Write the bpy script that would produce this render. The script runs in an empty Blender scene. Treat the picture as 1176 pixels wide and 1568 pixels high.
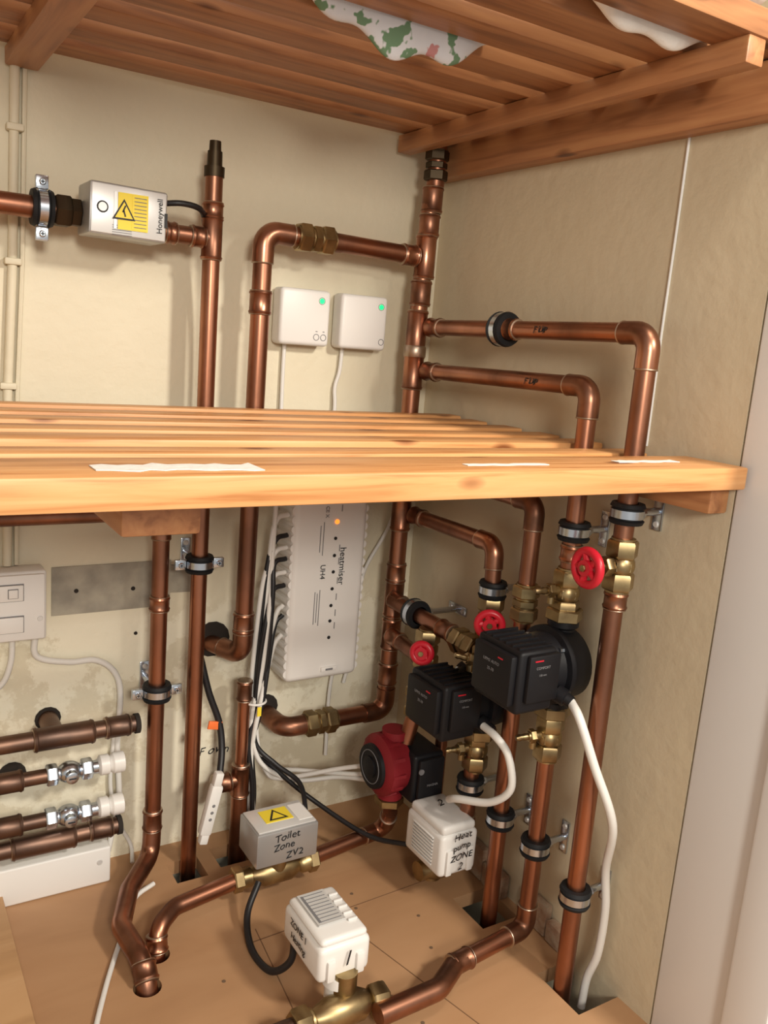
import bpy, bmesh, math, random
from mathutils import Matrix, Vector
random.seed(4)
V=Vector
# ---------------------------------------------------------------- materials
def mat(name,col,rough=.5,metal=0,noise=0,col2=None,nscale=20,stretch=(1,1,1),bump=0,bscale=60,emit=0,spec=.5,detail=4,lo=.35,hi=.65,rvar=0):
    m=bpy.data.materials.new(name);m.use_nodes=True;nt=m.node_tree;b=nt.nodes['Principled BSDF']
    b.inputs['Base Color'].default_value=(*col,1);b.inputs['Roughness'].default_value=rough;b.inputs['Metallic'].default_value=metal
    b.inputs['Specular IOR Level'].default_value=spec
    tc=nt.nodes.new('ShaderNodeTexCoord');mp=nt.nodes.new('ShaderNodeMapping');mp.inputs['Scale'].default_value=stretch
    nt.links.new(tc.outputs['Object'],mp.inputs[0])
    if col2:
        n=nt.nodes.new('ShaderNodeTexNoise');n.inputs['Scale'].default_value=nscale;n.inputs['Detail'].default_value=detail
        r=nt.nodes.new('ShaderNodeValToRGB');r.color_ramp.elements[0].position=lo;r.color_ramp.elements[1].position=hi
        r.color_ramp.elements[0].color=(*col,1);r.color_ramp.elements[1].color=(*col2,1)
        nt.links.new(mp.outputs[0],n.inputs['Vector']);nt.links.new(n.outputs[0],r.inputs[0]);nt.links.new(r.outputs[0],b.inputs['Base Color'])
        if rvar:
            mr=nt.nodes.new('ShaderNodeMapRange');mr.inputs[1].default_value=lo;mr.inputs[2].default_value=hi;mr.inputs[3].default_value=rough;mr.inputs[4].default_value=rough+rvar
            nt.links.new(n.outputs[0],mr.inputs[0]);nt.links.new(mr.outputs[0],b.inputs['Roughness'])
    if bump:
        n2=nt.nodes.new('ShaderNodeTexNoise');n2.inputs['Scale'].default_value=bscale;n2.inputs['Detail'].default_value=5
        bp=nt.nodes.new('ShaderNodeBump');bp.inputs['Strength'].default_value=bump;bp.inputs['Distance'].default_value=.004
        nt.links.new(mp.outputs[0],n2.inputs['Vector']);nt.links.new(n2.outputs[0],bp.inputs['Height']);nt.links.new(bp.outputs[0],b.inputs['Normal'])
    if emit:
        b.inputs['Emission Color'].default_value=(*col,1);b.inputs['Emission Strength'].default_value=emit
    return m
def wood(name,cols,stretch,rough=.45,knots=True):
    m=bpy.data.materials.new(name);m.use_nodes=True;nt=m.node_tree;b=nt.nodes['Principled BSDF'];N=nt.nodes.new;L=nt.links.new
    tc=N('ShaderNodeTexCoord');mp=N('ShaderNodeMapping');mp.inputs['Scale'].default_value=stretch;L(tc.outputs['Object'],mp.inputs[0])
    n=N('ShaderNodeTexNoise');n.inputs['Scale'].default_value=3;n.inputs['Detail'].default_value=6;n.inputs['Distortion'].default_value=.6;L(mp.outputs[0],n.inputs['Vector'])
    r=N('ShaderNodeValToRGB');e=r.color_ramp.elements
    e[0].position=.32;e[0].color=(*cols[0],1);e[1].position=.68;e[1].color=(*cols[2],1);k=e.new(.47);k.color=(*cols[1],1)
    L(n.outputs[0],r.inputs[0])
    if knots:
        v=N('ShaderNodeTexVoronoi');v.inputs['Scale'].default_value=1
        mp2=N('ShaderNodeMapping');s=[9 if q<5 else 22 for q in stretch];mp2.inputs['Scale'].default_value=s;L(tc.outputs['Object'],mp2.inputs[0]);L(mp2.outputs[0],v.inputs['Vector'])
        r2=N('ShaderNodeValToRGB');r2.color_ramp.elements[0].position=.09;r2.color_ramp.elements[0].color=(1,1,1,1);r2.color_ramp.elements[1].position=.19;r2.color_ramp.elements[1].color=(0,0,0,1)
        L(v.outputs['Distance'],r2.inputs[0])
        mx=N('ShaderNodeMix');mx.data_type='RGBA';L(r2.outputs[0],mx.inputs[0]);L(r.outputs[0],mx.inputs[6]);mx.inputs[7].default_value=(cols[0][0]*.45,cols[0][1]*.35,cols[0][2]*.3,1)
        L(mx.outputs[2],b.inputs['Base Color'])
    else: L(r.outputs[0],b.inputs['Base Color'])
    b.inputs['Roughness'].default_value=rough
    bp=N('ShaderNodeBump');bp.inputs['Strength'].default_value=.3;bp.inputs['Distance'].default_value=.001;L(n.outputs[0],bp.inputs['Height']);L(bp.outputs[0],b.inputs['Normal'])
    return m
COP=mat('copper',(.46,.205,.125),.28,1,col2=(.20,.097,.063),nscale=9,stretch=(1.5,1.5,.8),detail=7,lo=.36,hi=.68,rvar=.16)
COPF=mat('copper_fitting',(.46,.215,.135),.28,1,col2=(.16,.08,.052),nscale=14,lo=.36,hi=.64,rvar=.15)
DCOP=mat('dull_copper',(.21,.125,.09),.45,1,col2=(.12,.08,.065),nscale=18)
SOLD=mat('solder',(.46,.36,.28),.4,1)
BRASS=mat('brass',(.46,.35,.18),.38,1,col2=(.25,.18,.095),nscale=30)
DBR=mat('dark_brass',(.075,.056,.036),.5,1)
BLK=mat('black_plastic',(.007,.007,.009),.5,spec=.3)
RUB=mat('black_rubber',(.009,.010,.012),.6,spec=.3)
RED=mat('red_plastic',(.55,.012,.03),.35)
DRED=mat('red_iron',(.20,.012,.018),.5,spec=.3)
WHT=mat('white_plastic',(.76,.75,.73),.38)
WCAB=mat('white_cable',(.74,.73,.70),.45)
BCAB=mat('black_cable',(.010,.010,.012),.45)
ZINC=mat('zinc_plate',(.58,.64,.72),.25,1)
GREY=mat('grey_case',(.42,.42,.42),.35,.6)
SIL=mat('silver_label',(.68,.68,.67),.35,.3)
YEL=mat('yellow_label',(.82,.64,.04),.5)
INK=mat('ink',(.01,.01,.012),.6)
INKB=mat('ink_grey',(.18,.18,.19),.6)
ORG=mat('orange_tape',(.85,.18,.04),.5)
LEDG=mat('led_green',(.01,.75,.22),.4,emit=1.1)
LEDO=mat('led_orange',(1,.25,.03),.4,emit=1.5)
PAP=mat('paper',(.82,.80,.76),.7,bump=.3,bscale=120)
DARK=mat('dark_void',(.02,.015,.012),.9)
SEAM=mat('board_seam',(.19,.10,.05),.9)
SCR=mat('rusty_screw',(.16,.10,.06),.6)
BRK=mat('exposed_brick',(.33,.20,.13),.9,col2=(.45,.36,.27),nscale=40,bump=1,bscale=80)
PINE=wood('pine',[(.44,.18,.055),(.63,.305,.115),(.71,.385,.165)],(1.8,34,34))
PINEU=wood('pine_shaded',[(.22,.088,.036),(.33,.14,.057),(.41,.19,.078)],(2.2,30,30))  # darker copy of pine: the upper shelf's shade is put into the colour
PINEY=wood('pine_dark_bearer',[(.28,.115,.047),(.39,.17,.07),(.45,.215,.09)],(30,2.2,30))  # bearer pine, grain along Y, toned darker than the lower slats
PLY=wood('plywood',[(.38,.21,.105),(.43,.245,.125),(.475,.28,.15)],(1.2,3.5,4),.55,False)
PLY2=wood('plywood_pale',[(.42,.24,.11),(.52,.31,.15),(.58,.36,.19)],(1,6,4),.55,False)
TRIM=mat('white_gloss_paint',(.78,.79,.79),.35)
GPL=mat('bare_plaster',(.26,.24,.20),.85,col2=(.40,.37,.30),nscale=26,bump=.4)
CLOTH=bpy.data.materials.new('floral_cloth');CLOTH.use_nodes=True
def floral(m):
    nt=m.node_tree;b=nt.nodes['Principled BSDF'];N=nt.nodes.new;L=nt.links.new
    tc=N('ShaderNodeTexCoord')
    n=N('ShaderNodeTexNoise');n.inputs['Scale'].default_value=38;n.inputs['Detail'].default_value=3;L(tc.outputs['Object'],n.inputs['Vector'])
    r=N('ShaderNodeValToRGB');e=r.color_ramp.elements;e[0].position=0;e[0].color=(.50,.22,.22,1);e[1].position=.64;e[1].color=(.14,.24,.14,1)
    for p,c in((.34,(.48,.22,.22,1)),(.36,(.60,.62,.66,1)),(.57,(.64,.65,.68,1)),(.59,(.14,.25,.14,1))):
        k=e.new(p);k.color=c
    L(n.outputs[0],r.inputs[0]);L(r.outputs[0],b.inputs['Base Color']);b.inputs['Roughness'].default_value=.85
floral(CLOTH)
def plaster(name,c1,c2,c3,bs,bstr,scuff=True):
    m=bpy.data.materials.new(name);m.use_nodes=True;nt=m.node_tree;b=nt.nodes['Principled BSDF'];N=nt.nodes.new;L=nt.links.new
    tc=N('ShaderNodeTexCoord');n=N('ShaderNodeTexNoise');n.inputs['Scale'].default_value=5;n.inputs['Detail'].default_value=6;L(tc.outputs['Object'],n.inputs['Vector'])
    r=N('ShaderNodeValToRGB');e=r.color_ramp.elements;e[0].position=.35;e[0].color=(*c1,1);e[1].position=.7;e[1].color=(*c2,1);L(n.outputs[0],r.inputs[0])
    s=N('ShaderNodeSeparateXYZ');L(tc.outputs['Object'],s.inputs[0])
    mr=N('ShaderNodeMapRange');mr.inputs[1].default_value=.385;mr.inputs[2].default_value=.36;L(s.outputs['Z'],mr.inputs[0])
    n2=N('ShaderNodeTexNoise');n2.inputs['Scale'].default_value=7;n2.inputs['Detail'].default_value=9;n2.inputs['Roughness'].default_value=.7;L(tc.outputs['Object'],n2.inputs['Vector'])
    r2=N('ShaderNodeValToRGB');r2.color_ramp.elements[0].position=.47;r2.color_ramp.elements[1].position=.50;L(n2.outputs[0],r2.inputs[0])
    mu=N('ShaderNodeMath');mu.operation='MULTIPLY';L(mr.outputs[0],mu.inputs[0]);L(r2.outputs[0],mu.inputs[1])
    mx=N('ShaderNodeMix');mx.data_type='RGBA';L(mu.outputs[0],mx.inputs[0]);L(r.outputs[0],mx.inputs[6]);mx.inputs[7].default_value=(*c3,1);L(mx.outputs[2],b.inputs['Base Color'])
    b.inputs['Roughness'].default_value=.6
    n3=N('ShaderNodeTexNoise');n3.inputs['Scale'].default_value=bs;n3.inputs['Detail'].default_value=6;L(tc.outputs['Object'],n3.inputs['Vector'])
    bp=N('ShaderNodeBump');bp.inputs['Strength'].default_value=bstr;bp.inputs['Distance'].default_value=.004;L(n3.outputs[0],bp.inputs['Height']);L(bp.outputs[0],b.inputs['Normal'])
    return m
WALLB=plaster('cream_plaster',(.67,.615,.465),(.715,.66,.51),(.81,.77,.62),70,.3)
WALLR=plaster('textured_plaster',(.56,.485,.345),(.61,.53,.385),(.60,.52,.37),45,.35)
# ---------------------------------------------------------------- builder
def basis(d):
    d=V(d).normalized();a=V((0,0,1)) if abs(d.z)<.9 else V((1,0,0))
    u=d.cross(a).normalized();w=d.cross(u).normalized();return d,u,w
class B:
    def __init__(s,name): s.name=name;s.bm=bmesh.new();s.mats=[]
    def mi(s,m):
        if m not in s.mats: s.mats.append(m)
        return s.mats.index(m)
    def box(s,c,size,m,bev=0,rot=None,seg=2):
        b=bmesh.new();bmesh.ops.create_cube(b,size=1)
        for v in b.verts: v.co=V((v.co.x*size[0],v.co.y*size[1],v.co.z*size[2]))
        if bev: bmesh.ops.bevel(b,geom=b.edges[:],offset=bev,segments=seg,profile=.5,affect='EDGES')
        M=Matrix.Translation(V(c))@(rot.to_4x4() if rot else Matrix.Identity(4))
        s.merge(b,M,m);return s
    def merge(s,b,M,m):
        k=s.mi(m);mp={}
        for v in b.verts: mp[v]=s.bm.verts.new(M@v.co)
        for f in b.faces:
            try:
                g=s.bm.faces.new([mp[v] for v in f.verts]);g.material_index=k
            except ValueError: pass
        b.free()
    def lathe(s,p,d,prof,m,seg=24,caps=True,phase=0):
        d,u,w=basis(d);p=V(p);k=s.mi(m);rings=[]
        for t,r in prof:
            rings.append([s.bm.verts.new(p+d*t+(u*math.cos(a)+w*math.sin(a))*max(r,1e-5)) for a in [2*math.pi*i/seg+phase for i in range(seg)]])
        for a,b_ in zip(rings,rings[1:]):
            for i in range(seg):
                j=(i+1)%seg;f=s.bm.faces.new((a[i],a[j],b_[j],b_[i]));f.material_index=k
        if caps:
            for rg in (rings[0],rings[-1]):
                f=s.bm.faces.new(rg);f.material_index=k
        return s
    def cyl(s,a,b,r,m,seg=24,r2=None):
        a=V(a);b=V(b);L=(b-a).length;return s.lathe(a,b-a,[(0,r),(L,r2 or r)],m,seg)
    def sweep(s,P,r,m,seg=16):
        k=s.mi(m);P=[V(p) for p in P];n=len(P);T=[]
        for i in range(n):
            t=(P[min(i+1,n-1)]-P[max(i-1,0)]);T.append(t.normalized())
        _,u,w=basis(T[0]);rings=[]
        for i in range(n):
            if i:
                q=T[i-1].rotation_difference(T[i]);u=q@u
            u=(u-T[i]*u.dot(T[i])).normalized();w=T[i].cross(u)
            rings.append([s.bm.verts.new(P[i]+(u*math.cos(a)+w*math.sin(a))*r) for a in [2*math.pi*j/seg for j in range(seg)]])
        for a,b_ in zip(rings,rings[1:]):
            for i in range(seg):
                j=(i+1)%seg;f=s.bm.faces.new((a[i],a[j],b_[j],b_[i]));f.material_index=k
        for rg in(rings[0],rings[-1]):
            f=s.bm.faces.new(rg);f.material_index=k
        return s
    @staticmethod
    def fillet(P,R,n=8):
        P=[V(p) for p in P];out=[P[0].copy()]
        for i in range(1,len(P)-1):
            a=(P[i-1]-P[i]);b=(P[i+1]-P[i]);la,lb=a.length,b.length;a.normalize();b.normalize()
            ang=a.angle(b)
            if ang>3.12: out.append(P[i].copy());continue
            t=min(R/math.tan(ang/2),la*.48,lb*.48)
            p0=P[i]+a*t;p1=P[i]+b*t;R2=t*math.tan(ang/2);c=P[i]+(a+b).normalized()*(R2/math.sin(ang/2))
            v0=p0-c;v1=p1-c;th=v0.angle(v1)
            for j in range(n+1):
                q=j/n;out.append(c+(v0*math.sin((1-q)*th)+v1*math.sin(q*th))/math.sin(th))
        out.append(P[-1].copy());return out
    def pipe(s,P,r=.011,R=.022,m=None,fit=True,seg=20):
        m=m or COP;s.sweep(s.fillet(P,R),r,m,seg)
        if fit:
            P=[V(p) for p in P]
            for i in range(1,len(P)-1):
                a=(P[i-1]-P[i]);b=(P[i+1]-P[i]);ang=a.angle(b)
                if ang>2.9: continue
                t=R/math.tan(ang/2);la=min(t+.014,a.length*.95);lb=min(t+.014,b.length*.95)
                A=P[i]+a.normalized()*la;C=P[i]+b.normalized()*lb
                s.sweep(s.fillet([A,P[i],C],R),r+.0017,COPF,seg)
                s.bead(A,a,r);s.bead(C,b,r)
        return s
    def bead(s,p,d,r):
        d=V(d).normalized();s.lathe(V(p)-d*.0012,d,[(0,r+.0018),(.001,r+.0023),(.0018,r+.0018),(.0022,r)],SOLD,20)
    def coup(s,p,d,L=.036,r=.011,m=None,dr=.0018):
        d=V(d).normalized();p=V(p);s.lathe(p-d*L/2,d,[(0,r+dr),(.003,r+dr+.0012),(.005,r+dr),(L-.005,r+dr),(L-.003,r+dr+.0012),(L,r+dr)],m or COPF,20)
        s.bead(p-d*L/2,-d,r);s.bead(p+d*L/2,d,r);return s
    def hexn(s,p,d,L,r,m=None):
        d=V(d).normalized();s.lathe(V(p)-d*L/2,d,[(0,r*.9),(L*.12,r),(L*.88,r),(L,r*.9)],m or BRASS,6);return s
    def union(s,p,d,r=.011,m=None,L=.05):
        d=V(d).normalized();p=V(p);m=m or BRASS
        s.hexn(p-d*L*.3,d,L*.32,r+.0075,m);s.hexn(p+d*L*.3,d,L*.32,r+.0075,m);s.hexn(p,d,L*.2,r+.006,m)
        s.cyl(p-d*L/2,p+d*L/2,r+.003,m);return s
    def curve(s,P,r,m,seg=10,n=8):
        P=[V(p) for p in P];Q=[P[0]*2-P[1]]+P+[P[-1]*2-P[-2]];out=[]
        for i in range(1,len(Q)-2):
            for j in range(n):
                t=j/n;a,b,c,d=Q[i-1:i+3]
                out.append(.5*((2*b)+(c-a)*t+(2*a-5*b+4*c-d)*t*t+(3*b-a-3*c+d)*t**3))
        out.append(P[-1]);return s.sweep(out,r,m,seg)
    def sph(s,c,r,m,sc=(1,1,1)):
        b=bmesh.new();bmesh.ops.create_uvsphere(b,u_segments=20,v_segments=12,radius=r)
        s.merge(b,Matrix.Translation(V(c))@Matrix.Diagonal((*sc,1)),m);return s
    def torus(s,c,d,R,r,m,n=32,sg=10):
        d,u,w=basis(d);c=V(c);k=s.mi(m);g=[]
        for i in range(n):
            a=2*math.pi*i/n;e=u*math.cos(a)+w*math.sin(a)
            g.append([s.bm.verts.new(c+e*(R+r*math.cos(b))+d*r*math.sin(b)) for b in [2*math.pi*j/sg for j in range(sg)]])
        for i in range(n):
            for j in range(sg):
                f=s.bm.faces.new((g[i][j],g[(i+1)%n][j],g[(i+1)%n][(j+1)%sg],g[i][(j+1)%sg]));f.material_index=k
        return s
    def text(s,t,c,right,up,size,m,ext=.0002,hand=False):
        cu=bpy.data.curves.new('tmp','FONT');cu.body=t;cu.size=size;cu.extrude=ext;cu.align_x='CENTER';cu.align_y='CENTER'
        if hand: cu.shear=random.uniform(.1,.3);cu.space_character=random.uniform(.95,1.1)
        o=bpy.data.objects.new('tmp',cu);bpy.context.collection.objects.link(o)
        dg=bpy.context.evaluated_depsgraph_get();dg.update();me=bpy.data.meshes.new_from_object(o.evaluated_get(dg))
        b=bmesh.new();b.from_mesh(me)
        if hand:
            for v in b.verts:
                q=v.co.x/size;v.co.y+=size*(.05*math.sin(q*3.1+1)+.025*math.sin(q*7));v.co.x+=size*.03*math.sin(v.co.y/size*6+q*2)
        r=V(right).normalized();u=V(up).normalized();u=(u-r*u.dot(r)).normalized();n=r.cross(u)
        M=Matrix(((r.x,u.x,n.x,c[0]),(r.y,u.y,n.y,c[1]),(r.z,u.z,n.z,c[2]),(0,0,0,1)))
        s.merge(b,M,m);bpy.data.objects.remove(o);bpy.data.meshes.remove(me);bpy.data.curves.remove(cu);return s
    def scale(s,c,k):
        c=V(c)
        for v in s.bm.verts: v.co=c+(v.co-c)*k
        return s
    def done(s,smooth=True):
        bmesh.ops.recalc_face_normals(s.bm,faces=s.bm.faces)
        me=bpy.data.meshes.new(s.name);s.bm.to_mesh(me);s.bm.free()
        for m in s.mats: me.materials.append(m)
        if smooth:
            me.shade_smooth();me.set_sharp_from_angle(angle=math.radians(38))
        o=bpy.data.objects.new(s.name,me);bpy.context.collection.objects.link(o);return o
    def clip(s,p,d,wv,dist,r=.011,ears=True):
        p=V(p);d=V(d).normalized();wv=V(wv).normalized();e=d.cross(wv).normalized()
        w=.023
        s.lathe(p-d*w/2,d,[(0,r+.0002),(0,r+.0068),(.004,r+.0085),(.0055,r+.006),(w-.0055,r+.006),(w-.004,r+.0085),(w,r+.0068),(w,r+.0002)],RUB,28,caps=False)
        s.lathe(p-d*.0045,d,[(0,r+.005),(0,r+.0076),(.009,r+.0076),(.009,r+.005)],ZINC,28,caps=False)
        rot=Matrix((e,d,wv)).transposed()
        if ears:
            for q in(-1,1):
                c=p+e*q*(r+.0155)
                s.box(c,(.015,.014,.006),ZINC,.0012,rot)
                s.lathe(c-wv*.0065,wv,[(0,.0028),(.001,.0038),(.004,.0038)],ZINC,12)
                s.box(c-wv*.0066,(.0045,.001,.0006),INK,0,rot);s.box(c-wv*.0066,(.001,.0045,.0006),INK,0,rot)
        s.cyl(p+wv*(r+.006),p+wv*(dist-.002),.0045,ZINC,12)
        s.hexn(p+wv*(r+.011),wv,.006,.0075,ZINC)
        s.box(p+wv*(dist-.0015),(.014,.044,.003),ZINC,.001,rot)
        for q in(-1,1): s.lathe(p+wv*(dist-.003)+d*q*.015,-wv,[(0,.004),(.002,.003)],SIL,12)
        return s
# ---------------------------------------------------------------- room shell
def shell(name,c,size,m): return B(name).box(c,size,m).done(False)
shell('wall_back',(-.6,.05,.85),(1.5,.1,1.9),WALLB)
shell('wall_right',(.05,-.29,.85),(.1,.584,1.9),WALLR)
shell('wall_left',(-1.30,-.29,.85),(.1,.58,1.9),WALLR)
shell('ceiling',(-.6,-.29,1.83),(1.5,.6,.04),TRIM)
fl=shell('floor',(-.6,-.5,-.01),(1.5,1.1,.02),PLY)
cut=B('cut')
for c,sz in [((-.388,-.072),(.045,.05)),((-.318,-.062),(.05,.05)),((-.045,-.325),(.06,.07)),((-.032,-.495),(.066,.075))]:
    cut.box((c[0],c[1],0),(sz[0],sz[1],.1),DARK)
for c in [(-.503,-.270),(-.478,-.222)]: cut.cyl((c[0],c[1],-.05),(c[0],c[1],.05),.0165,DARK)
co=cut.done(False)
md=fl.modifiers.new('b','BOOLEAN');md.object=co;md.operation='DIFFERENCE';md.solver='EXACT'
dg=bpy.context.evaluated_depsgraph_get();me=bpy.data.meshes.new_from_object(fl.evaluated_get(dg));fl.modifiers.clear();fl.data=me
if not me.materials: me.materials.append(PLY)
bpy.data.objects.remove(co)
shell('floor_void',(-.6,-.5,-.13),(1.5,1.1,.02),DARK)
j=B('trim_1')
j.box((.0135,-.655,.85),(.03,.142,1.9),TRIM,.003)
j.box((-.006,-.700,.85),(.014,.05,1.9),TRIM,.004)
j.box((.04,-.745,.85),(.075,.03,1.9),TRIM,.004);j.done()
B('trim_2').sweep([(-.001,-.459,1.03),(-.0015,-.4595,.9),(-.001,-.458,.8),(-.001,-.459,.67)],.0015,TRIM,8).done()
pt=B('bare_plaster_patch');pt.box((-.482,-.0008,.409),(.158,.002,.066),GPL);pt.box((-.43,-.0006,.415),(.12,.002,.04),GPL,0,Matrix.Rotation(.03,3,'Y'))
pt.done(False)
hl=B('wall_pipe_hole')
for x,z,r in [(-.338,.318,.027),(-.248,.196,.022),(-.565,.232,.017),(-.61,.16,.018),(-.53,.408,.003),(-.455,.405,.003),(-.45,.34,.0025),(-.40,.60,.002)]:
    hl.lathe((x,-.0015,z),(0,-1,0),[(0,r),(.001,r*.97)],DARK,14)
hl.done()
fs=B('floorboard_seams')
fs.box((-.22,-.245,.0002),(.30,.0012,.0006),SEAM,0,Matrix.Rotation(.05,3,'Z'))
fs.box((-.36,-.33,.0002),(.0012,.20,.0006),SEAM,0,Matrix.Rotation(-.1,3,'Z'))
fs.box((-.20,-.42,.0002),(.0012,.33,.0006),SEAM,0,Matrix.Rotation(.25,3,'Z'))
for x,y in [(-.21,-.25),(-.14,-.30),(-.27,-.33),(-.16,-.36),(-.42,-.30),(-.25,-.41),(-.52,-.36),(-.2,-.22),(-.24,-.46)]:
    fs.lathe((x,y,-.0002),(0,0,1),[(0,.0024),(.0008,.0024)],SCR,12)
fs.done(False)
B('plywood_offcut').box((-.78,-.24,.0095),(.30,.40,.018),PLY2,.001).done()
bk=B('exposed_brick_edge')
for y,l,h,d in((-.25,.05,.05,.014),(-.30,.045,.035,.018),(-.385,.05,.045,.012),(-.43,.035,.03,.015)):
    bk.box((-d/2,y,h/2),(d,l,h),BRK,.003,Matrix.Rotation(random.uniform(-.1,.1),3,'Z'))
bk.done()
# ---------------------------------------------------------------- shelves
def slats(name,ys,z,th,x0,x1,m):
    s=B(name)
    for a,b in ys:
        s.box(((x0+x1)/2+random.uniform(-.004,.004),(a+b)/2,z+random.uniform(-.0008,.0008)),(x1-x0,b-a,th),m,.0022)
    return s
lo=slats('slatted_shelf',[(-.470,-.432),(-.394,-.352),(-.320,-.282),(-.248,-.210),(-.176,-.138),(-.112,-.084)],.653,.021,-1.24,-.006,PINE)
lo.box((-.623,-.5585,.6565),(1.234,.079,.023),PINE,.0022)
lo.box((-.574,-.27,.622),(.063,.46,.038),PINEY,.003)
lo.box((-.016,-.30,.629),(.030,.555,.026),PINEY,.003)
lo.box((-1.22,-.30,.629),(.03,.53,.026),PINEY,.003)
lo.done()
ys=[(-.064-.0755*i,-.018-.0755*i) for i in range(8)]
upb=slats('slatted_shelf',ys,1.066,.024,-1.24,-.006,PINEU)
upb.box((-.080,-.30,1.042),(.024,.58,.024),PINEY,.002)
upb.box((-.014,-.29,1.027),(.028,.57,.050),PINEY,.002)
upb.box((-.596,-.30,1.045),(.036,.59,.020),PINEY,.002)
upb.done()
for x,y,l,w in [(-.585,-.568,.115,.026),(-.295,-.568,.09,.007),(-.110,-.556,.085,.010)]:
    p=B('torn_paper_label');n=14
    pts=[]
    for i in range(n): pts.append((x-l/2+l*i/(n-1),y-w/2+random.uniform(-.2,.2)*w))
    for i in range(n): pts.append((x+l/2-l*i/(n-1),y+w/2+random.uniform(-.2,.2)*w))
    vs=[p.bm.verts.new((q[0],q[1],.6682)) for q in pts];f=p.bm.faces.new(vs);p.mi(PAP)
    r=bmesh.ops.extrude_face_region(p.bm,geom=[f]);
    for v in r['geom']:
        if isinstance(v,bmesh.types.BMVert): v.co.z+=.0006
    p.done(False)
def cloth(name,x0,x1,y0,y1,z,m,sag):
    b=B(name);k=b.mi(m);nx,ny=44,60;g=[]
    for i in range(nx+1):
        row=[]
        for jn in range(ny+1):
            x=x0+(x1-x0)*i/nx;y=y0+(y1-y0)*jn/ny
            h=z+.012*math.sin(x*40+y*23)+.008*math.sin(y*60-x*18)
            gap=0
            for a,c in zip(ys,ys[1:]):
                mid=(a[0]+c[1])/2
                if abs(y-mid)<.0142: gap=math.cos((y-mid)/.0142*math.pi/2)
            if gap>0: h=1.078-sag*gap*(.35+.65*max(0,math.sin((x-x0)/(x1-x0)*math.pi))+.12*math.sin(x*90))
            else: h=max(h,1.0805)
            row.append(b.bm.verts.new((x,y,h)))
        g.append(row)
    for i in range(nx):
        for jn in range(ny):
            f=b.bm.faces.new((g[i][jn],g[i+1][jn],g[i+1][jn+1],g[i][jn+1]));f.material_index=k
    o=b.done();md=o.modifiers.new('s','SOLIDIFY');md.thickness=.002;return o
cloth('floral_pillowcase',-.42,-.215,-.425,-.35,1.095,CLOTH,.048)
cloth('folded_towel',-.24,-.06,-.60,-.50,1.10,PAP,.03)
# ---------------------------------------------------------------- back wall copper
YP=-.060
p=B('copper_pipe')   # riser A
p.pipe([(-.383,YP,.955),(-.383,YP,-.06)])
p.coup((-.383,YP,.872),(0,0,1),.052);p.coup((-.383,YP,.905),(0,0,1),.02)
p.lathe((-.383,YP,.945),(0,0,1),[(0,.0125),(.012,.0125),(.012,.0095),(.03,.009),(.03,.0075),(.042,.007),(.042,.004)],DBR,20)
p.pipe([(-.383,YP,.872),(-.445,YP,.872)]);p.coup((-.402,YP,.872),(1,0,0),.018);p.coup((-.436,YP,.872),(1,0,0),.014)
p.coup((-.383,YP,.60),(0,0,1),.03)
p.done()
p=B('copper_pipe')   # left inlet pipe
p.pipe([(-1.24,YP,.880),(-.556,YP,.880)],.0125);p.hexn((-.562,YP,.880),(1,0,0),.018,.019,DBR);p.hexn((-.548,YP,.880),(1,0,0),.012,.0165,DBR)
p.done()
p=B('copper_pipe')   # B loop
p.pipe([(-.200,YP,.888),(-.313,YP,.890),(-.315,YP,.312),(-.345,.01,.312)],.0125,.026)
p.coup((-.3135,YP,.80),(0,0,1),.03,.0125);p.coup((-.315,YP,.36),(0,0,1),.03,.0125)
p.union((-.240,YP,.889),(1,0,0),.0125,BRASS,.055)
p.pipe([(-.21,YP,.889),(-.080,YP,.886)],.0125);p.coup((-.09,YP,.886),(1,0,0),.024,.0125)
p.done()
p=B('copper_pipe')   # corner riser C
x=-.066
p.sweep(B.fillet([(-.055,YP,1.08),(-.055,YP,.985),(-.060,YP,.955),(x,YP,.80),(x,YP,.187),(-.24,YP,.187),(-.247,.01,.187)],.026),.0130,COP,24)
for z,L in [(.965,.035),(.93,.03),(.886,.06),(.835,.035),(.783,.055),(.722,.05),(.51,.055),(.578,.05),(.375,.06),(.415,.03),(.316,.05),(.25,.035)]:
    p.coup((x+(z-.80)*.05 if z>.8 else x,YP,z),(0,0,1),L,.0130)
p.union((-.0555,YP,1.012),(0,0,1),.0095,DBR,.045)
p.lathe((x,YP,.742),(0,0,1),[(0,.0145),(.003,.0165),(.016,.0165),(.019,.0145)],SOLD,20)
p.sweep(B.fillet([(x,YP,.225),(x,YP,.187),(-.105,YP,.187)],.026),.0147,COPF,24)
p.sweep(B.fillet([(-.205,YP,.187),(-.243,YP,.187),(-.247,-.01,.187)],.026),.0147,COPF,24)
p.union((-.182,YP,.187),(1,0,0),.0125,BRASS,.055);p.done()
p=B('copper_pipe')   # L2 with floor bend
p.pipe([(-1.24,YP,.524),(-.436,YP,.524),(-.437,YP,.04)],.011,.022)
p.sweep(B.fillet([(-.437,YP,.07),(-.44,-.066,.035),(-.485,-.122,.028),(-.512,-.185,.026),(-.506,-.245,.024),(-.503,-.272,-.0),(-.503,-.272,-.05)],.03,10),.0125,COPF,20)
p.coup((-.437,YP,.085),(0,0,1),.03);p.coup((-.436,YP,.40),(0,0,1),.02);p.coup((-.5035,-.262,.014),(0,-.75,-.6),.022,.012)
p.done()
p=B('copper_pipe')   # riser below B
p.pipe([(-.306,-.055,.27),(-.306,-.055,-.06)],.009);p.coup((-.306,-.055,.115),(0,0,1),.05,.0115);p.coup((-.306,-.055,.255),(0,0,1),.03,.009)
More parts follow.
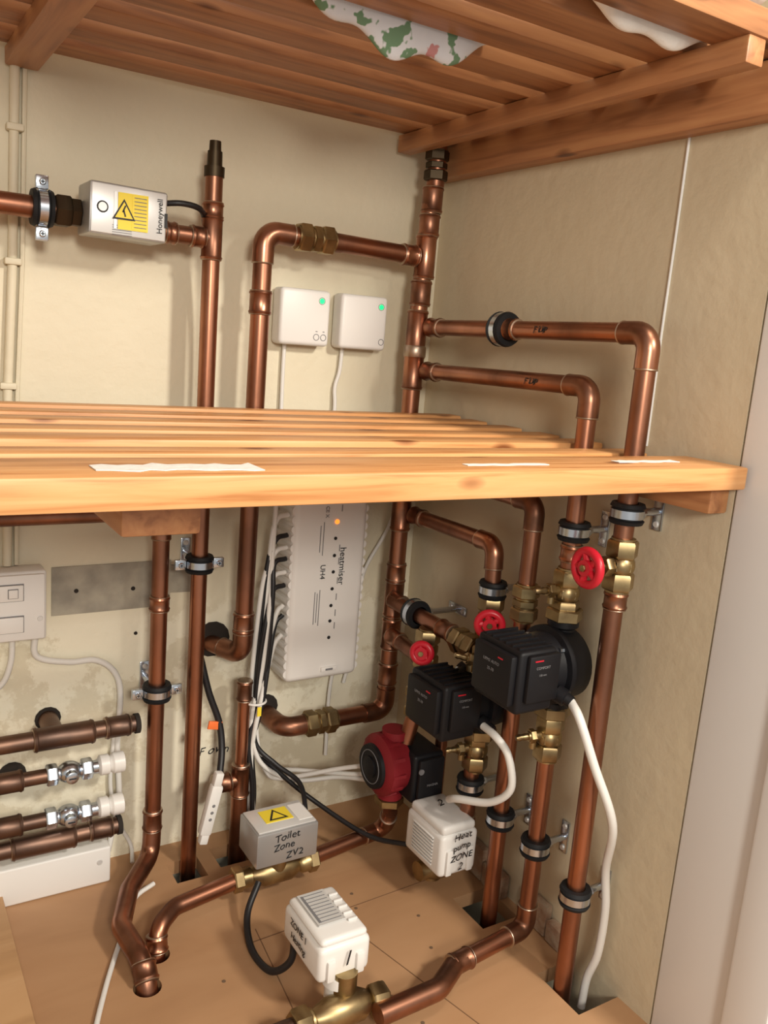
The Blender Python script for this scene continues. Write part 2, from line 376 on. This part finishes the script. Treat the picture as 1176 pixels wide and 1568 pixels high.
p.pipe([(-.306,-.055,.115),(-.335,-.055,.115)],.011);p.coup((-.335,-.055,.115),(1,0,0),.025,.012);p.cyl((-.306,-.055,.09),(-.306,-.055,-.05),.0125,COPF)
p.done()
p=B('copper_pipe')   # toilet zone left leg
p.sweep(B.fillet([(-.35,-.173,.037),(-.445,-.188,.034),(-.474,-.212,.03),(-.478,-.222,0),(-.478,-.222,-.05)],.028,10),.011,COP,20)
p.coup((-.476,-.217,.012),(0,-.3,-1),.02);p.done()
p=B('copper_pipe')   # toilet zone right leg
p.pipe([(-.25,-.170,.037),(-.105,-.146,.037),(-.118,-.178,.085)],.011,.02);p.done()
YL=-.055
p=B('capped_pipe_stub');p.pipe([(-1.24,YL,.228),(-.46,YL,.231)],.0115,m=DCOP);p.coup((-.555,YL,.230),(1,0,0),.075,.012,DCOP,.003);p.coup((-.487,YL,.231),(1,0,0),.032,.012,DCOP,.002)
p.pipe([(-.565,YL,.230),(-.565,.01,.232)],.0125,.018,m=DCOP,fit=False);p.lathe((-.464,YL,.231),(1,0,0),[(0,.0135),(.006,.0135),(.006,.008)],DARK);p.done()
def levervalve(q,x,z):
    q.hexn((x-.022,YL,z),(1,0,0),.014,.014,ZINC);q.hexn((x+.022,YL,z),(1,0,0),.014,.014,ZINC)
    q.sph((x,YL,z),.014,ZINC,(1.2,1,1));q.lathe((x,YL-.01,z),(0,-1,0),[(0,.008),(.010,.008),(.011,.006)],ZINC,16)
    q.box((x,YL-.0215,z),(.009,.0012,.0015),INK)
    q.cyl((x-.03,YL,z),(x+.04,YL,z),.009,ZINC)
for zz,xx in((.178,-.548),(.116,-.549)):
    p=B('isolating_valve_pipe');p.pipe([(-1.24,YL,zz),(xx-.025,YL,zz)],.0095,m=DCOP);p.coup((xx-.075,YL,zz),(1,0,0),.035,.0095,DCOP,.004);levervalve(p,xx,zz)
    xw=-.496
    p.lathe((xw-.016,YL,zz+.001),(1,0,0),[(0,.009),(.003,.0135),(.014,.0135),(.016,.010),(.02,.014),(.034,.014),(.036,.008)],WHT,18);p.done()
p=B('capped_pipe_stub');p.pipe([(-1.24,YL,.078),(-.481,YL,.085)],.0115,m=DCOP);p.coup((-.58,YL,.083),(1,0,0),.08,.0115,DCOP,.003);p.coup((-.507,YL,.085),(1,0,0),.03,.0115,DCOP,.002);p.lathe((-.485,YL,.085),(1,0,0),[(0,.013),(.006,.013),(.006,.008)],DARK);p.done()
# ---------------------------------------------------------------- right wall copper
XR=-.052
p=B('copper_pipe')   # F1
p.pipe([(XR,-.075,.788),(XR,-.488,.794),(XR,-.490,-.06)],.011,.024)
p.coup((XR,-.088,.788),(0,1,0),.03);p.coup((XR,-.262,.791),(0,1,0),.02)
p.coup((XR,-.49,.50),(0,0,1),.02)
p.text('F UP',(XR-.0115,-.325,.7915),(0,-1,0),(0,0,1),.012,INK,hand=True);p.done()
p=B('copper_pipe')   # F2
p.pipe([(XR,-.075,.725),(XR,-.411,.731),(XR,-.413,.500)],.011,.022);p.coup((XR,-.088,.725),(0,1,0),.03)
p.text('F UP',(XR-.0115,-.318,.729),(0,-1,0),(0,0,1),.012,INK,hand=True)
p.coup((XR,-.413,.535),(0,0,1),.02);p.done()
p=B('copper_pipe')   # F3
p.pipe([(XR,-.075,.578),(XR,-.342,.581),(XR,-.343,-.06)],.011,.020);p.coup((XR,-.088,.578),(0,1,0),.03)
p.union((XR,-.343,.452),(0,0,1),.0105,BRASS,.05);p.done()
p=B('copper_pipe')   # F4
p.pipe([(XR,-.075,.508),(XR,-.272,.511),(XR,-.277,.425)],.011,.020);p.coup((XR,-.088,.508),(0,1,0),.03);p.done()
p=B('copper_pipe')   # F5
p.pipe([(-.078,-.075,.375),(-.078,-.235,.375)],.011);p.coup((-.078,-.22,.375),(0,1,0),.03)
p.union((-.075,-.262,.370),(0,1,0),.0115,BRASS,.05);p.coup((-.074,-.085,.375),(0,1,0),.03);p.done()
p=B('copper_pipe')   # F6
p.pipe([(-.075,-.075,.318),(-.085,-.195,.318),(-.110,-.190,.20)],.011,.02);p.coup((-.0755,-.09,.318),(0,1,0),.03);p.union((-.098,-.192,.262),(0,0,1),.0105,BRASS,.05);p.done()
p=B('copper_pipe')   # pump1 down to floor and across
p.pipe([(XR,-.414,.29),(XR,-.414,.032),(-.155,-.425,.030)],.011,.02)
p.sweep(B.fillet([(-.15,-.4245,.030),(-.175,-.428,.03),(-.215,-.452,.03),(-.30,-.455,.03)],.03,10),.0125,COPF,20);p.coup((-.165,-.426,.03),(1,0.1,0),.03);p.done()
p=B('copper_pipe')   # pump2 down
p.pipe([(-.060,-.283,.23),(-.060,-.283,.10),(-.10,-.283,.075)],.011,.02);p.done()
p=B('copper_pipe')   # thin riser behind pump2
p.pipe([(XR,-.198,.24),(XR,-.198,.08),(XR,-.15,.04)],.009,.02);p.done()
def clipo(*a,**k): B('pipe_clip').clip(*a,**k).done()
clipo((-.383,YP,.451),(0,0,1),(0,1,0),.06)
clipo((-.436,YP,.275),(0,0,1),(0,1,0),.06)
clipo((-.584,YP,.880),(1,0,0),(0,1,0),.06,.0125)
for y,z in((-.490,.60),(-.413,.562),(-.277,.450),(-.283,.171),(-.343,.150),(-.414,.150),(-.490,.128)):
    clipo((XR if y!=-.283 else -.06,y,z),(0,0,1),(1,0,0),.052 if y!=-.283 else .06,.011,False)
B('pipe_clip').clip((XR,-.243,.7905),(0,1,0),(1,0,0),.052,.014,False).done()
B('pipe_clip').clip((-.078,-.140,.375),(0,1,0),(1,0,0),.078,.013,False).done()
def gate(name,p,stem,wheel=True,sl=.05,R=.0235,drain=None):
    b=B(name);p=V(p);b.union(p,(0,0,1),.0105,BRASS,.062);b.sph(p,.0165,BRASS);st=V(stem).normalized()
    if wheel:
        b.hexn(p+st*.022,st,.012,.0115);b.cyl(p,p+st*sl,.0055,BRASS);c=p+st*sl
        b.torus(c,st,R-.005,.0050,RED);b.cyl(c-st*.004,c+st*.006,.009,RED);b.hexn(c+st*.007,st,.003,.004,BRASS)
        _,u,w=basis(st)
        for i in range(5):
            a=2*math.pi*i/5;e=u*math.cos(a)+w*math.sin(a);b.cyl(c,c+e*(R-.004),.0042,RED,8)
    if drain:
        q=V(drain).normalized();o=p+V((0,0,.004));b.cyl(o,o+q*.03,.0065,BRASS);b.hexn(o+q*.024,q,.008,.009);b.lathe(o+q*.03,q,[(0,.004),(.004,.0045),(.008,.0035),(.012,.0045),(.016,.003)],BRASS,14)
        b.cyl(o+q*.022,o+q*.022+V((0,0,-.016)),.0045,BRASS)
    return b.done()
gate('gate_valve',(XR,-.490,.541),(-1,0,0))
gate('gate_valve',(XR,-.277,.412),(-.62,-.78,0),sl=.036,R=.021)
gate('gate_valve',(-.086,-.187,.338),(-.75,-.66,.1),sl=.028,R=.018)
gate('drain_valve',(XR,-.413,.486),(-1,0,0),False,drain=(-.9,.1,0))
gate('drain_valve',(XR,-.414,.300),(-1,0,0),False,drain=(-.9,.2,-.05))
gate('drain_valve',(-.056,-.283,.222),(-1,0,0),False,drain=(-.9,.2,-.05))
gate('drain_valve',(-.072,-.300,.352),(-1,0,0),False,drain=(-.9,.2,.3))
def pump(name,x,y,z,h=.066,bodym=None,boxm=None,k=.86):
    b=B(name);bodym=bodym or BLK;boxm=boxm or BLK
    b.lathe((x+.030,y,z),(-1,0,0),[(0,.020),(.004,.040),(.014,.050),(.040,.053),(.046,.053),(.048,.056),(.056,.056),(.058,.048),(.085,.044),(.088,.044)],bodym,36)
    b.lathe((x,y,z-h),(0,0,1),[(0,.022),(.010,.022),(.014,.017),(2*h-.014,.017),(2*h-.010,.022),(2*h,.022)],bodym,24)
    for q in(-1,1): b.hexn((x,y,z+q*(h+.006)),(0,0,1),.018,.026,BRASS)
    for i in range(4):
        a=math.pi/4+i*math.pi/2;b.cyl((x-.025,y+.046*math.cos(a),z+.046*math.sin(a)),(x-.034,y+.046*math.cos(a),z+.046*math.sin(a)),.005,ZINC,8)
    b.box((x-.084,y-.004,z+.002),(.064,.092,.088),boxm,.006,seg=3)
    b.box((x-.120,y-.004,z+.004),(.012,.080,.070),boxm,.004)
    b.box((x-.078,y-.052,z+.008),(.054,.010,.066),boxm,.003)
    for i in range(6): b.box((x-.084,y-.04+.014*i,z+.0465),(.056,.003,.004),boxm)
    b.lathe((x-.040,y-.045,z-.022),(.3,-.8,-.25),[(0,.012),(.014,.012),(.015,.009),(.024,.008)],boxm,16)
    b.box((x-.090,y-.0572,z+.034),(.014,.0008,.0018),RED);b.text('COMFORT',(x-.082,y-.0575,z+.024),(1,0,0),(0,0,1),.005,INKB);b.text('130 mm',(x-.082,y-.0575,z+.014),(1,0,0),(0,0,1),.004,INKB)
    b.box((x-.1265,y-.022,z+.030),(.0008,.010,.0018),RED);b.text('UPM3 AUTO',(x-.1267,y-.004,z+.020),(0,-1,0),(0,0,1),.006,INKB);b.text('25-70',(x-.1267,y-.004,z+.009),(0,-1,0),(0,0,1),.006,INKB)
    b.scale((x,y,z),k)
    return b.done()
pump('circulation_pump',XR,-.414,.398)
pump('circulation_pump',-.052,-.283,.304,h=.060)
b=B('circulation_pump')
cx,cy,cz=-.118,-.178,.158
b.lathe((cx+.01,cy,cz+.004),(-1,0,0),[(0,.030),(.004,.046),(.030,.050),(.036,.052),(.044,.052),(.048,.046),(.052,.040)],DRED,36)
b.lathe((cx-.042,cy,cz+.004),(-1,0,0),[(0,.038),(.006,.037),(.007,.018),(.010,.018),(.011,.012)],BLK,30)
b.torus((cx-.049,cy,cz+.004),(1,0,0),.028,.0008,INKB)
for i in range(12):
    a=2*math.pi*i/12;b.box((cx-.022,cy+.051*math.cos(a),cz+.004+.051*math.sin(a)),(.024,.003,.006),DRED,0,Matrix.Rotation(a,3,'X'))
b.lathe((cx-.005,cy,cz-.058),(0,0,1),[(0,.022),(.012,.022),(.014,.016),(.106,.016),(.108,.022),(.122,.022)],DRED,24)
b.box((cx+.032,cy-.012,cz-.006),(.060,.085,.086),BLK,.006,seg=3);b.box((cx+.034,cy-.058,cz-.004),(.050,.010,.070),BLK,.004)
b.lathe((cx+.012,cy-.062,cz+.012),(0,-1,0),[(0,.005),(.002,.005)],INKB,20)
b.text('MAGNA',(cx+.036,cy-.0635,cz-.015),(1,0,0),(0,0,1),.006,INKB)
b.hexn((cx-.005,cy,cz-.066),(0,0,1),.014,.025,BRASS);b.scale((cx,cy,cz+.03),.86);b.done()
# ---------------------------------------------------------------- motorised valves
b=B('motorised_zone_valve')
b.cyl((-.552,YP,.880),(-.445,YP,.876),.013,BRASS);b.hexn((-.452,YP,.874),(1,0,0),.012,.016)
b.box((-.498,-.0750,.884),(.088,.058,.057),GREY,.003,Matrix.Rotation(.02,3,'Y'))
b.box((-.498,-.1045,.884),(.084,.002,.053),SIL,.001,Matrix.Rotation(.02,3,'Y'))
b.box((-.494,-.1062,.884),(.034,.001,.040),YEL);b.box((-.514,-.1062,.884),(.003,.001,.040),SIL)
b.box((-.487,-.1068,.884),(.017,.0006,.038),YEL)
def tri(b,c,s,m,dy=0):
    k=b.mi(m);a=[b.bm.verts.new((c[0]-s,c[1]-dy,c[2]-s*.8)),b.bm.verts.new((c[0]+s,c[1]-dy,c[2]-s*.8)),b.bm.verts.new((c[0],c[1]-dy,c[2]+s*.95))]
    f=b.bm.faces.new(a);f.material_index=k
tri(b,(-.5045,-.107,.885),.0130,INK,.0002);tri(b,(-.5045,-.107,.8845),.0100,YEL,.0004)
b.box((-.5045,-.1078,.8865),(.0016,.0006,.008),INK,0,Matrix.Rotation(.4,3,'Y'));b.box((-.5040,-.1078,.8815),(.0016,.0006,.007),INK,0,Matrix.Rotation(-.3,3,'Y'))
for i in range(9): b.box((-.486,-.1074,.900-.004*i),(.014,.0004,.0008),INKB)
for i in range(5): b.box((-.506,-.1060,.868-.0025*i),(.022,.0004,.0006),INKB)
b.lathe((-.528,-.1052,.886),(0,-1,0),[(0,.0065),(.001,.0065)],INK,20);b.lathe((-.528,-.106,.886),(0,-1,0),[(0,.0048),(.0008,.0048)],SIL,20)
b.text('Honeywell',(-.463,-.1062,.884),(0,0,1),(-1,0,0),.009,INK);b.box((-.456,-.105,.880),(.003,.004,.016),INK)
b.done()
b=B('motorised_zone_valve')
cx,cy=-.298,-.176
b.lathe((cx-.05,cy+.003,.037),(1,0,0),[(0,.014),(.012,.014),(.014,.011),(.03,.018),(.07,.018),(.084,.011),(.088,.014),(.10,.014)],BRASS,20)
b.hexn((cx-.056,cy+.004,.037),(1,0,0),.014,.0175);b.hexn((cx+.056,cy+.004,.037),(1,0,0),.014,.0175)
b.cyl((cx,cy,.04),(cx,cy,.07),.014,BRASS)
b.box((cx,cy,.093),(.090,.062,.050),GREY,.003);b.box((cx,cy,.1190),(.084,.056,.002),SIL,.0008)
b.box((cx-.004,cy+.004,.1204),(.040,.030,.0008),YEL);b.box((cx+.03,cy,.1204),(.02,.04,.0006),WHT)
k=b.mi(INK)
f=b.bm.faces.new([b.bm.verts.new(q) for q in((cx-.018,cy-.008,.1212),(cx+.010,cy-.008,.1212),(cx-.004,cy+.017,.1212))]);f.material_index=k
k=b.mi(YEL)
f=b.bm.faces.new([b.bm.verts.new(q) for q in((cx-.0135,cy-.0055,.1214),(cx+.0055,cy-.0055,.1214),(cx-.004,cy+.0115,.1214))]);f.material_index=k
b.text('Toilet',(cx-.002,cy-.0315,.108),(1,0,.08),(0,0,1),.015,INK,hand=True);b.text('Zone',(cx-.006,cy-.0315,.0945),(1,0,.08),(0,0,1),.014,INK,hand=True);b.text('ZV2',(cx+.010,cy-.0315,.080),(1,0,.08),(0,0,1),.014,INK,hand=True)
b.done()
def whitehead(name,cx,cy,z0,sx,sy,sz,lines):
    b=B(name)
    b.box((cx,cy,z0+sz*.42),(sx,sy,sz*.84),WHT,.007,seg=3);b.box((cx,cy,z0+sz*.90),(sx-.006,sy-.006,sz*.2),WHT,.006,seg=3)
    for q in(-1,1): b.box((cx+q*sx*.28,cy-sy/2-.001,z0+sz*.30),(sx*.16,.006,sz*.5),WHT,.002)
    b.box((cx+sx/2+.001,cy,z0+sz*.3),(.006,sy*.3,sz*.5),WHT,.002)
    yy=cy-sy/2-.0045
    for i,(t,s_) in enumerate(lines): b.text(t,(cx,yy,z0+sz*(.82-.21*i) if len(lines)>1 else z0+sz*.5),(1,0,.08),(0,0,1),s_,INK,hand=True)
    return b
b=whitehead('motorised_zone_valve',-.327,-.374,.062,.066,.094,.052,[('1',.024)])
b.box((-.332,-.366,.1165),(.034,.058,.0008),SIL)
for i in range(9): b.box((-.332,-.342-.006*i,.1171),(.028,.001,.0004),INKB)
b.box((-.345,-.366,.1172),(.003,.05,.0004),INKB)
for i in range(5): b.box((-.3075,-.35-.012*i,.1155),(.012,.003,.003),WHT,.001)
b.text('ZONE 1',(-.3615,-.370,.097),(0,-1,0),(0,0,1),.012,INK,hand=True);b.text('Heating',(-.3615,-.370,.081),(0,-1,0),(0,0,1),.012,INK,hand=True)
b.lathe((-.327,-.41,.030),(0,0,1),[(0,.016),(.02,.016),(.022,.02),(.034,.02)],WHT,20)
b.lathe((-.385,-.43,.030),(1,0,0),[(0,.0145),(.015,.0145),(.018,.011),(.035,.018),(.075,.018),(.088,.011),(.092,.0145),(.105,.0145)],BRASS,20);b.hexn((-.288,-.436,.03),(1,-.1,0),.02,.019);b.hexn((-.383,-.43,.03),(1,0,0),.02,.019)
b.cyl((-.43,-.43,.03),(-.39,-.43,.03),.011,DCOP);b.cyl((-.325,-.42,.02),(-.325,-.42,.07),.014,BRASS)
b.done()
b=whitehead('motorised_zone_valve',-.092,-.270,.058,.062,.088,.074,[('Heat',.014),('pump',.013),('ZONE',.013),('2',.014)])
for i in range(9): b.box((-.1235,-.27,.070+.005*i),(.003,.05,.0022),WHT,.0006);
for i in range(8): b.box((-.1228,-.27,.0725+.005*i),(.001,.048,.0016),INKB)
b.text('2',(-.092,-.262,.1370),(1,0,0),(0,1,0),.020,INK,hand=True)
b.cyl((-.092,-.255,.02),(-.092,-.255,.07),.015,BRASS);b.lathe((-.115,-.255,.033),(1,0,0),[(0,.014),(.012,.014),(.02,.018),(.05,.018),(.06,.014),(.07,.014)],BRASS,20);b.done()
# ---------------------------------------------------------------- electrics
for x,leds in((-.2325,(-.2085,.811)),(-.1380,(-.1115,.811))):
    b=B('wireless_hub');b.box((x,-.0165,.787),(.077,.030,.077),WHT,.006,seg=4);b.box((x,-.003,.787),(.069,.006,.069),INKB)
    b.lathe((leds[0],-.0315,leds[1]),(0,-1,0),[(0,.0038),(.0008,.0036)],LEDG,14);b.torus((leds[0],-.0315,leds[1]),(0,1,0),.0046,.0004,INKB)
    for dx in ((.018,.029) if x<-.2 else (.030,)): b.torus((x+dx,-.0317,.761),(0,1,0),.0042,.0005,INKB,24,6)
    if x<-.2:
        for dx in(.018,.029): b.box((x+dx,-.0318,.769),(.003,.0004,.001),INKB)
    b.done()
b=B('heating_wiring_centre')
hx,hz0,hz1=-.184,.256,.600
b.box((hx,-.030,(hz0+hz1)/2),(.122,.060,hz1-hz0),WHT,.010,seg=4)
n=24
for i in range(n):
    z=hz0+.014+(hz1-hz0-.028)*i/(n-1)
    for q in(-1,1): b.cyl((hx+q*.0570,-.004,z),(hx+q*.0570,-.056,z),.0062,WHT,12)
b.box((hx+.010,-.061,.272),(.026,.004,.007),WHT,.001);b.box((hx+.010,-.0632,.272),(.012,.001,.003),INKB)
for z in(.475,.449,.424,.398,.372,.348,.322): b.lathe((hx+.007,-.0605,z),(0,-1,0),[(0,.0026),(.0006,.0026)],INK,12)
b.lathe((hx+.008,-.0605,.500),(0,-1,0),[(0,.0036),(.001,.0034)],LEDO,12)
b.text('heatmiser',(hx+.021,-.0607,.432),(0,0,-1),(1,0,0),.0145,INK);b.text('UH4',(hx-.011,-.0607,.425),(0,0,-1),(1,0,0),.0115,INK)
for i,(dx,z,l) in enumerate([(-.013,.475,.05),(-.018,.475,.04),(-.013,.37,.055),(-.017,.37,.045),(-.021,.37,.05)]): b.box((hx+dx,-.0605,z),(.0010,.0005,l),INKB)
b.text('CE X',(hx-.009,-.0607,.515),(0,0,-1),(1,0,0),.008,INKB)
for z in(.520,.46,.44,.41,.385,.36,.34): b.box((hx+.015,-.0605,z),(.0012,.0005,.010),INKB)
b.done()
b=B('fused_spur_switch')
b.box((-.640,-.018,.4035),(.134,.036,.091),WHT,.004,seg=3);b.box((-.640,-.038,.4035),(.128,.006,.085),WHT,.002)
for z in(.424,.383):
    b.box((-.618,-.0415,z),(.034,.001,.022),INKB);b.box((-.618,-.043,z),(.032,.004,.020),WHT,.001)
b.lathe((-.582,-.0413,.388),(0,-1,0),[(0,.0035),(.001,.003)],SIL,12);b.box((-.614,-.0455,.424),(.012,.001,.012),INKB);b.box((-.614,-.0465,.424),(.0105,.002,.0105),WHT,.0005);b.done()
b=B('junction_box');b.box((-.580,-.0300,.0275),(.176,.050,.054),WHT,.003,seg=3);b.lathe((-.507,-.0552,.034),(0,-1,0),[(0,.004),(.001,.0035)],SIL,12);b.lathe((-.64,-.0552,.034),(0,-1,0),[(0,.004),(.001,.0035)],SIL,12);b.done()
b=B('conduit');b.sweep([(-.603,-.006,1.07),(-.607,-.006,.82),(-.613,-.006,.67),(-.615,-.006,.45)],.0055,WALLB,12)
b.sweep([(-.592,-.004,1.07),(-.596,-.004,.82),(-.602,-.004,.67),(-.604,-.004,.45)],.003,WALLB,8)
for x,z in((-.604,.970),(-.607,.821),(-.613,.675)): b.box((x,-.007,z),(.019,.014,.008),WALLB,.002)
b.done()
# ---------------------------------------------------------------- cables
def cab(name,P,r=.0028,m=WCAB): B(name).curve(P,r,m).done()
W,K='white_cable','black_cable'
cab(W,[(-.251,-.006,.752),(-.251,-.006,.70),(-.250,-.008,.598)],.003);cab(W,[(-.158,-.006,.750),(-.16,-.006,.715),(-.166,-.006,.69),(-.165,-.008,.66),(-.168,-.008,.598)],.003)
cab(K,[(-.455,-.075,.902),(-.43,-.085,.905),(-.405,-.078,.902),(-.388,-.045,.89),(-.382,-.035,.85),(-.374,-.035,.75),(-.373,-.035,.50)],.0035,BCAB)
for i,(z,m_) in enumerate([(.545,'w'),(.510,'w'),(.480,'k'),(.462,'w'),(.445,'k'),(.425,'w'),(.405,'k'),(.375,'w'),(.36,'k'),(.33,'w')]):
    o=(i%4)*.0062;q=(i//4)*.0075
    mm=WCAB if m_=='w' else BCAB;nm=W if m_=='w' else K
    x0=-.248;P=[(x0,-.045,z),(x0-.020,-.050,z-.006),(-.272-o*.7,-.052-q,z-.05),(-.274-o,-.050-q,min(z-.10,.30)),(-.281-o*.5,-.045-q,.235)]
    if z<.4: P=[(x0,-.045,z),(x0-.014,-.048,z-.02),(-.279-o*.5,-.045-q,.235)]
    ends={0:[(-.290,-.040,.16),(-.285,-.05,.05),(-.285,-.06,0)],1:[(-.283,-.05,.16),(-.26,-.055,.125),(-.21,-.06,.112),(-.15,-.11,.118),(-.135,-.14,.13)],2:[(-.285,-.05,.16),(-.25,-.06,.12),(-.20,-.09,.075),(-.15,-.17,.05),(-.115,-.235,.062)],3:[(-.288,-.055,.17),(-.27,-.06,.13),(-.22,-.065,.10),(-.16,-.09,.105),(-.135,-.14,.12)],
      4:[(-.295,-.054,.17),(-.288,-.06,.10),(-.285,-.06,0)],5:[(-.28,-.05,.17),(-.265,-.055,.12),(-.24,-.06,.105),(-.17,-.1,.125),(-.145,-.13,.14)],6:[(-.285,-.055,.17),(-.26,-.075,.14),(-.235,-.11,.12),(-.250,-.165,.098)],7:[(-.292,-.05,.16),(-.292,-.05,.09),(-.290,-.045,.0)],8:[(-.285,-.045,.16),(-.28,-.050,.08),(-.285,-.05,.0)],9:[(-.290,-.054,.15),(-.283,-.055,.06),(-.283,-.06,.0)]}[i]
    cab(nm,P+ends,.0036 if mm is WCAB else .0036,mm)
b=B('cable_tie');b.torus((-.288,-.053,.235),(0,0,1),.0155,.0018,WHT);b.box((-.288,-.070,.225),(.006,.001,.014),YEL);b.done()
cab(K,[(-.372,-.05,.31),(-.360,-.055,.26),(-.345,-.06,.215),(-.343,-.07,.18),(-.350,-.085,.15)],.0048,BCAB)
b=B('orange_cable_tag');b.box((-.352,-.0625,.212),(.020,.003,.012),ORG,.0005,Matrix.Rotation(.2,3,'Y'));b.done()
b=B('inline_connector');rt=Matrix.Rotation(.22,3,'Y');b.box((-.366,-.095,.102),(.017,.014,.074),WHT,.003,rt);b.box((-.357,-.095,.147),(.012,.012,.020),WHT,.002,rt);b.box((-.374,-.095,.062),(.012,.012,.020),WHT,.002,rt)
for z in(.09,.1,.11): b.lathe((-.366+(z-.1)*.22,-.102,z),(0,-1,0),[(0,.0025),(.0006,.002)],INKB,10)
b.done()
B('handwritten_note').text('F own',(-.328,-.0006,.140),(1,0,-.05),(0,0,1),.018,INK,hand=True).done()
cab(W,[(-.583,-.012,.358),(-.580,-.008,.325),(-.54,-.008,.312),(-.505,-.008,.310),(-.480,-.008,.290),(-.471,-.008,.255),(-.474,-.008,.18),(-.470,-.008,.10),(-.478,-.008,.05),(-.485,-.012,.02)],.0042)
cab(W,[(-.478,-.006,.20),(-.482,-.006,.12),(-.47,-.006,.06),(-.452,-.008,.02),(-.455,-.03,.004)],.003)
cab(W,[(-.61,-.010,.358),(-.612,-.008,.32),(-.625,-.008,.29),(-.66,-.008,.275)],.0038)
cab(W,[(-.445,-.10,.012),(-.475,-.115,.008),(-.50,-.16,.004),(-.55,-.26,.004),(-.585,-.35,.004),(-.60,-.45,.004)],.0032)
cab(K,[(-.335,-.20,.045),(-.36,-.225,.02),(-.372,-.27,.006),(-.366,-.315,.006),(-.35,-.335,.03),(-.345,-.33,.068)],.0045,BCAB)
cab(W,[(-.080,-.470,.374),(-.085,-.492,.362),(-.072,-.510,.312),(-.045,-.525,.24),(-.022,-.505,.165),(-.016,-.508,.11),(-.018,-.508,.05),(-.022,-.500,.01),(-.025,-.50,-.03)],.0052)
cab(W,[(-.092,-.335,.286),(-.092,-.362,.283),(-.082,-.378,.262),(-.078,-.385,.22),(-.088,-.36,.190),(-.105,-.315,.175),(-.10,-.29,.16)],.0052)
cab(W,[(-.04,-.008,.64),(-.045,-.008,.50),(-.09,-.008,.41),(-.10,-.008,.36),(-.12,-.01,.33),(-.14,-.01,.22),(-.14,-.01,.10)],.003)
cab(W,[(-.118,-.008,.60),(-.116,-.008,.52),(-.120,-.008,.46)],.003)
cab(W,[(-.118,-.01,.345),(-.10,-.008,.30),(-.115,-.008,.22)],.003)
# ---------------------------------------------------------------- light, world, camera
def area(name,loc,target,size,energy,col):
    l=bpy.data.lights.new(name,'AREA');l.size=size;l.energy=energy;l.color=col
    o=bpy.data.objects.new(name,l);bpy.context.collection.objects.link(o);o.location=loc;o.rotation_euler=(V(target)-V(loc)).to_track_quat('-Z','Y').to_euler()
area('room_lamp',(.16,-1.80,1.48),(-.35,0,.5),.18,26,(1,.92,.80))
area('fill_lamp',(-.85,-2.1,1.15),(-.4,-.1,.4),.30,20,(1,.92,.80))  # added fill light for pumps, right pipes and wall below the shelf
area('slat_fill',(-.10,-.95,1.60),(-.2,-.4,1.05),.2,4,(1,.88,.72))  # added light, aimed at the front faces of the upper slats
w=bpy.data.worlds.new('world');bpy.context.scene.world=w;w.use_nodes=True
w.node_tree.nodes['Background'].inputs[0].default_value=(1,.94,.86,1);w.node_tree.nodes['Background'].inputs[1].default_value=.50
f=1348.
R=[[0.8521,-0.0356,0.5221],[-0.5174,-0.2076,0.8302],[0.0788,-0.9776,-0.1953]]
C=(-.7754,-1.1391,.7653)
cd=bpy.data.cameras.new('camera');co=bpy.data.objects.new('camera',cd);bpy.context.collection.objects.link(co)
cd.sensor_fit='VERTICAL';cd.sensor_height=36;cd.lens=f/1600*36;cd.clip_start=.01
M=Matrix.Identity(4)
for i in range(3):
    M[i][0]=R[i][0];M[i][1]=-R[i][1];M[i][2]=-R[i][2];M[i][3]=C[i]
co.matrix_world=M;bpy.context.scene.camera=co
vs=bpy.context.scene.view_settings;vs.view_transform='Standard'
